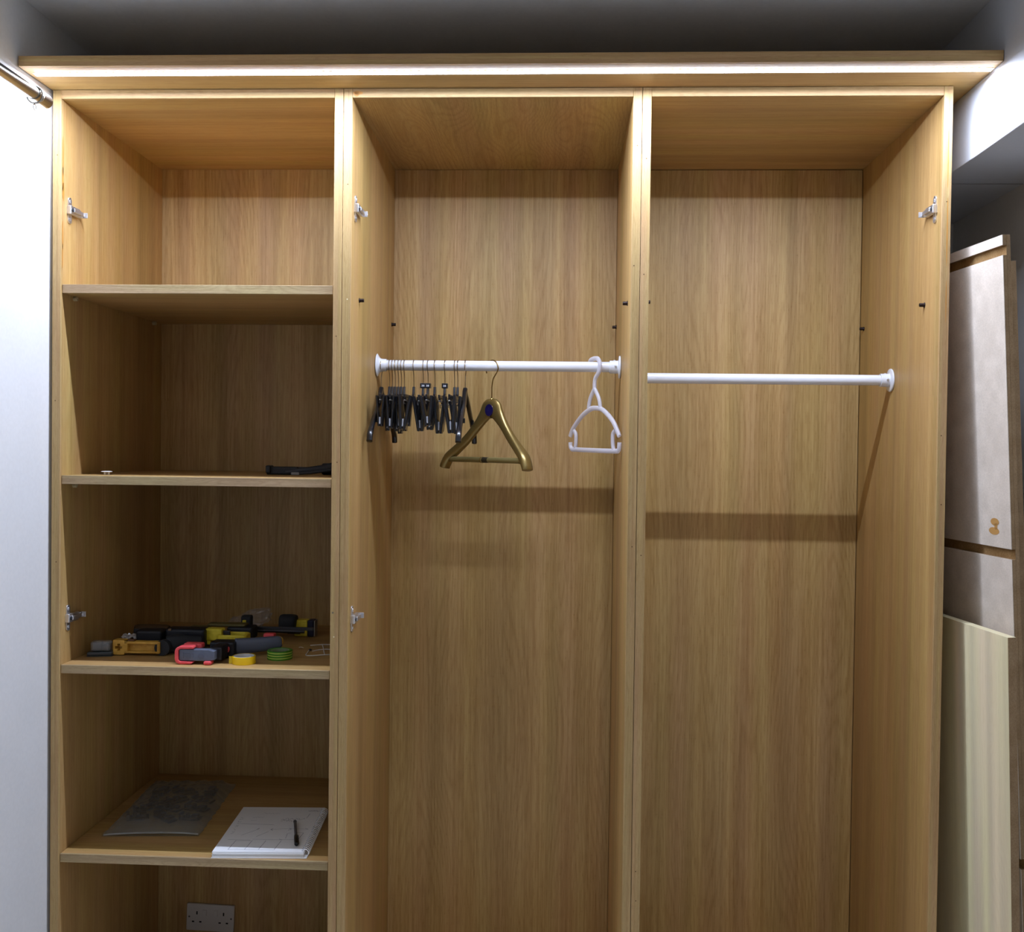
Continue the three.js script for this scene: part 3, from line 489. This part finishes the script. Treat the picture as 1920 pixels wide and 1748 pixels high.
    part('post', [G(.3565, .3845, .03, .0695, -.37, -.345, .005)], rub, b); part('button', G(.362, .372, .047, .058, -.347, -.342, .002), yel, b); }
  // red padded clamp at the shelf edge
  { const c = at('bar_clamp', 'slate grey bar clamp with red jaw pads at the shelf edge');
    const cs = new THREE.Shape(); cs.moveTo(.336, .0455); cs.lineTo(.306, .0445); cs.quadraticCurveTo(.2925, .043, .2915, .030); cs.lineTo(.2915, .013); cs.quadraticCurveTo(.2935, .0015, .306, .0006); cs.lineTo(.332, .0012); cs.lineTo(.338, .0065); cs.lineTo(.306, .0078); cs.quadraticCurveTo(.3005, .009, .3005, .015); cs.lineTo(.3005, .031); cs.quadraticCurveTo(.3005, .0375, .307, .038); cs.lineTo(.338, .039); cs.quadraticCurveTo(.341, .043, .336, .0455);
    part('pad', grain(extrude(cs, .026, .002).translate(0, 0, -.062)), red, c, 'red C shaped pad');
    part('pad_back', G(.3045, .3505, .034, .0475, -.085, -.06, .004), red, c, 'red pad'); 
    part('jaw', [G(.3015, .374, .0088, .0372, -.064, -.04, .002), grain(extrude(shapeOf([[.372, .0088], [.3885, .0118], [.3895, .033], [.372, .0372]]), .024, .0015).translate(0, 0, -.064))], slate, c, 'slate grey jaw');
    part('embossing', [G(.31, .3135, .015, .029, -.0402, -.0392, .0004), G(.3165, .329, .0165, .0275, -.0402, -.0392, .0004), G(.333, .338, .0165, .0275, -.0402, -.0392, .0004), grain(cyl(.0065, .0065, .001, 20).rotateX(Math.PI / 2).scale(1.25, 1, 1).toNonIndexed().translate(.356, .021, -.0398))], std({ color: 0x555b6c, roughness: .6 }), c);
    part('foot', G(.3635, .3825, 0, .0095, -.058, -.034, .004), red, c, 'red foot');
    part('body', [G(.349, .412, .0002, .0405, -.165, -.118, .006), G(.37, .4, .006, .0385, -.122, -.062, .004)], ink, c);
    part('button', grain(cyl(.0098, .0085, .008, 24).rotateX(Math.PI / 2).toNonIndexed().translate(.3935, .024, -.1145)), red, c, 'round red button');
    part('grip', sweep([[.405, .0245, -.150, .013, .0200], [.44, .0255, -.162, .013, .0190], [.48, .0275, -.178, .012, .0180], [.505, .0295, -.19, .0105, .0160], [.512, .03, -.194, .008, .012]], 30, 16), slate, c, 'slate grey grip');
    part('release', G(.4645, .493, .036, .05, -.215, -.193, .003), red, c, 'red release lever'); part('end_loop', new THREE.TorusGeometry(.0115, .0032, 10, 24).rotateY(.4).translate(.4985, .027, -.212), amber, c); }
  // clamp lying at the back
  { const d = at('bar_clamp', 'black bar clamp at the shelf back with a yellow and navy end');
    part('bar', [grain(cyl(.005, .005, .2, 14).rotateZ(Math.PI / 2).toNonIndexed().translate(.42, .019, -.40)), G(.33, .5, .012, .026, -.425, -.417, .001)], steelDark, d);
    part('knob', [sweep([[.447, .037, -.42, .021, .024], [.455, .037, -.42, .023, .0262], [.482, .037, -.42, .023, .0262], [.491, .036, -.42, .019, .022]], 16, 18)], rub, d); part('screw_end', grain(cyl(.008, .008, .035, 18).rotateZ(Math.PI / 2).toNonIndexed().translate(.49, .0195, -.404)), ink, d);
    part('jaw', [G(.4845, .5215, .0005, .0465, -.455, -.425, .003), G(.479, .486, .03, .0465, -.45, -.43, .002)], yel, d, 'yellow jaw'); part('pad', G(.5218, .5405, 0, .0465, -.458, -.423, .004), std({ color: 0x0d1030, roughness: .5 }), d, 'navy pad'); part('pad_edge', G(.5405, .5435, .001, .0455, -.456, -.425, .0012), std({ color: 0x9a948c, roughness: .6 }), d); }
  // tape rolls
  const ringG = (ro, ri, h) => lathe([[ri, 0], [ro - .0006, 0], [ro, .0006], [ro, h - .0006], [ro - .0006, h], [ri, h], [ri, 0]], 48);
  { const t = thing('yellow_tape', 'roll of yellow electrical tape with a loose end', 'tape', [.4535, Y, -.070]); part('roll', ringG(.0283, .0255, .0188), std({ color: 0xf2cc14, roughness: .38 }), t); part('core', ringG(.0254, .0236, .0188), std({ color: 0xdfe3e6, roughness: .6 }), t, 'white card core');
    part('loose_end', extrude(shapeOf([[0, 0], [.0015, .0002], [.0075, .0035], [.0068, .0042], [.0005, .0016]]), .0185, 0).rotateX(-Math.PI / 2).rotateY(Math.PI * .93).translate(-.0262, .0002, .0085), std({ color: 0xd8c22a, roughness: .38 }), t); }
  { const t = thing('green_tape', 'roll of green and yellow striped earth tape', 'tape', [.5255, Y, -.134]); const R0 = .0315; const gr = std({ color: 0x3d8a12, roughness: .35 }), yl = std({ color: 0xb9cf5c, roughness: .35 });
    let y = 0; for (let k = 0; k < 6; k++) { const h = k % 2 ? .0028 : .0036; const m = part('stripe', ringG(R0 + (k % 2 ? .0001 : 0), .0245, h).translate(0, y, 0), k % 2 ? yl : gr, t, k % 2 ? 'pale yellow band' : 'green band'); y += h; } part('stripe', ringG(R0, .0245, .0026).translate(0, y, 0), gr, t, 'green band'); part('core', ringG(.0244, .0222, y + .0022), std({ color: 0x7d8f6a, roughness: .6 }), t); }
  // blister pack
  { const b = thing('blister_pack', 'small clear blister pack of dark parts against the oak side', 'pack', [.068, Y, -.125]); b.rotation.y = .18; const cl = phys({ color: 0xe6eaec, transmission: .8, thickness: 0, roughness: .15 });
    part('tray', [box(-.031, .0002, -.02, .031, .002, .02, .0008), box(-.031, .002, -.02, .031, .0115, .02, .003)], std({ color: 0x3a4145, roughness: .35 }), b); part('blister', box(-.024, .0118, -.015, .024, .037, .013, .006, 3), cl, b, 'clear plastic dome');
    part('contents', [box(-.019, .012, -.011, .003, .034, .009, .003), box(.006, .012, -.01, .019, .03, .008, .003)], ink, b); part('pale_card', box(-.012, .0342, -.006, -.002, .0352, .002, .0003), std({ color: 0xb4a98c, roughness: .6 }), b); }  // small pale tan piece lying on top of the dark contents
  // crumpled clear bag at the back
  { const q = lattice(471, 9, 9), q2 = lattice(472, 25, 25); const c = thing('crumpled_bag', 'crumpled clear plastic bag behind the clamps', 'bag', [.335, Y, -.50]); const g = new THREE.IcosahedronGeometry(1, 5); const p = g.attributes.position; const v = V(0, 0, 0);
    for (let i = 0; i < p.count; i++) { v.fromBufferAttribute(p, i).normalize(); const a = Math.atan2(v.z, v.x) / 6.28319 * 9 + 9, e = (v.y + 1) * 4.5; const a2 = Math.atan2(v.z, v.x) / 6.28319 * 25 + 25; const k = .72 + .5 * Math.abs(q(a, e) - .5) * 2 * .6 + .35 * Math.abs(q2(a2, (v.y + 1) * 12) - .5); p.setXYZ(i, v.x * .072 * k + v.y * .012, Math.max(.0004, .030 + v.y * .034 * k + v.x * .012), v.z * .042 * k); }
    const gg = g.toNonIndexed ? g : g; gg.computeVertexNormals(); part('film', gg, phys({ color: 0xf4f6fa, transmission: .9, thickness: 0, roughness: .08, ior: 1.5 }), c); }
  // white string and a scrap
  { const s = thing('white_string', 'tangled piece of white string on the third shelf', 'string', [0, Y, 0]); const m = std({ color: 0xe8e6e2, roughness: .8 });
    part('strand', [tube([V(.562, .0014, -.30), V(.575, .0016, -.305), V(.592, .0022, -.31), V(.61, .0018, -.315), V(.64, .0014, -.325)], .0013, 30, 6), tube([V(.592, .0022, -.31), V(.604, .003, -.27), V(.618, .0022, -.22), V(.628, .0014, -.185)], .0013, 30, 6), tube([V(.586, .0014, -.225), V(.6, .0016, -.243), V(.62, .0022, -.25), V(.645, .0016, -.24)], .0013, 30, 6), tube([V(.575, .002, -.235), V(.5775, .0014, -.21), V(.583, .0014, -.172), V(.6, .0014, -.17), V(.62, .0016, -.178), V(.648, .0014, -.19)], .0013, 40, 6)].map(g => g), m, s);
    part('knot', new THREE.IcosahedronGeometry(.0036, 2).scale(1.3, .7, 1).translate(.578, .0028, -.235), std({ color: 0x17130f, roughness: .6 }), s, 'dark knot');
    const k = thing('paper_scrap', 'tiny curled white scrap on the third shelf', 'scrap', [.545, Y + .0004, -.27]); part('curl', tube([V(-.006, .001, 0), V(0, .0022, .001), V(.007, .001, .004)], .0009, 12, 6), m, k); }
}
shadows(scene);
renderer.render(scene, camera);
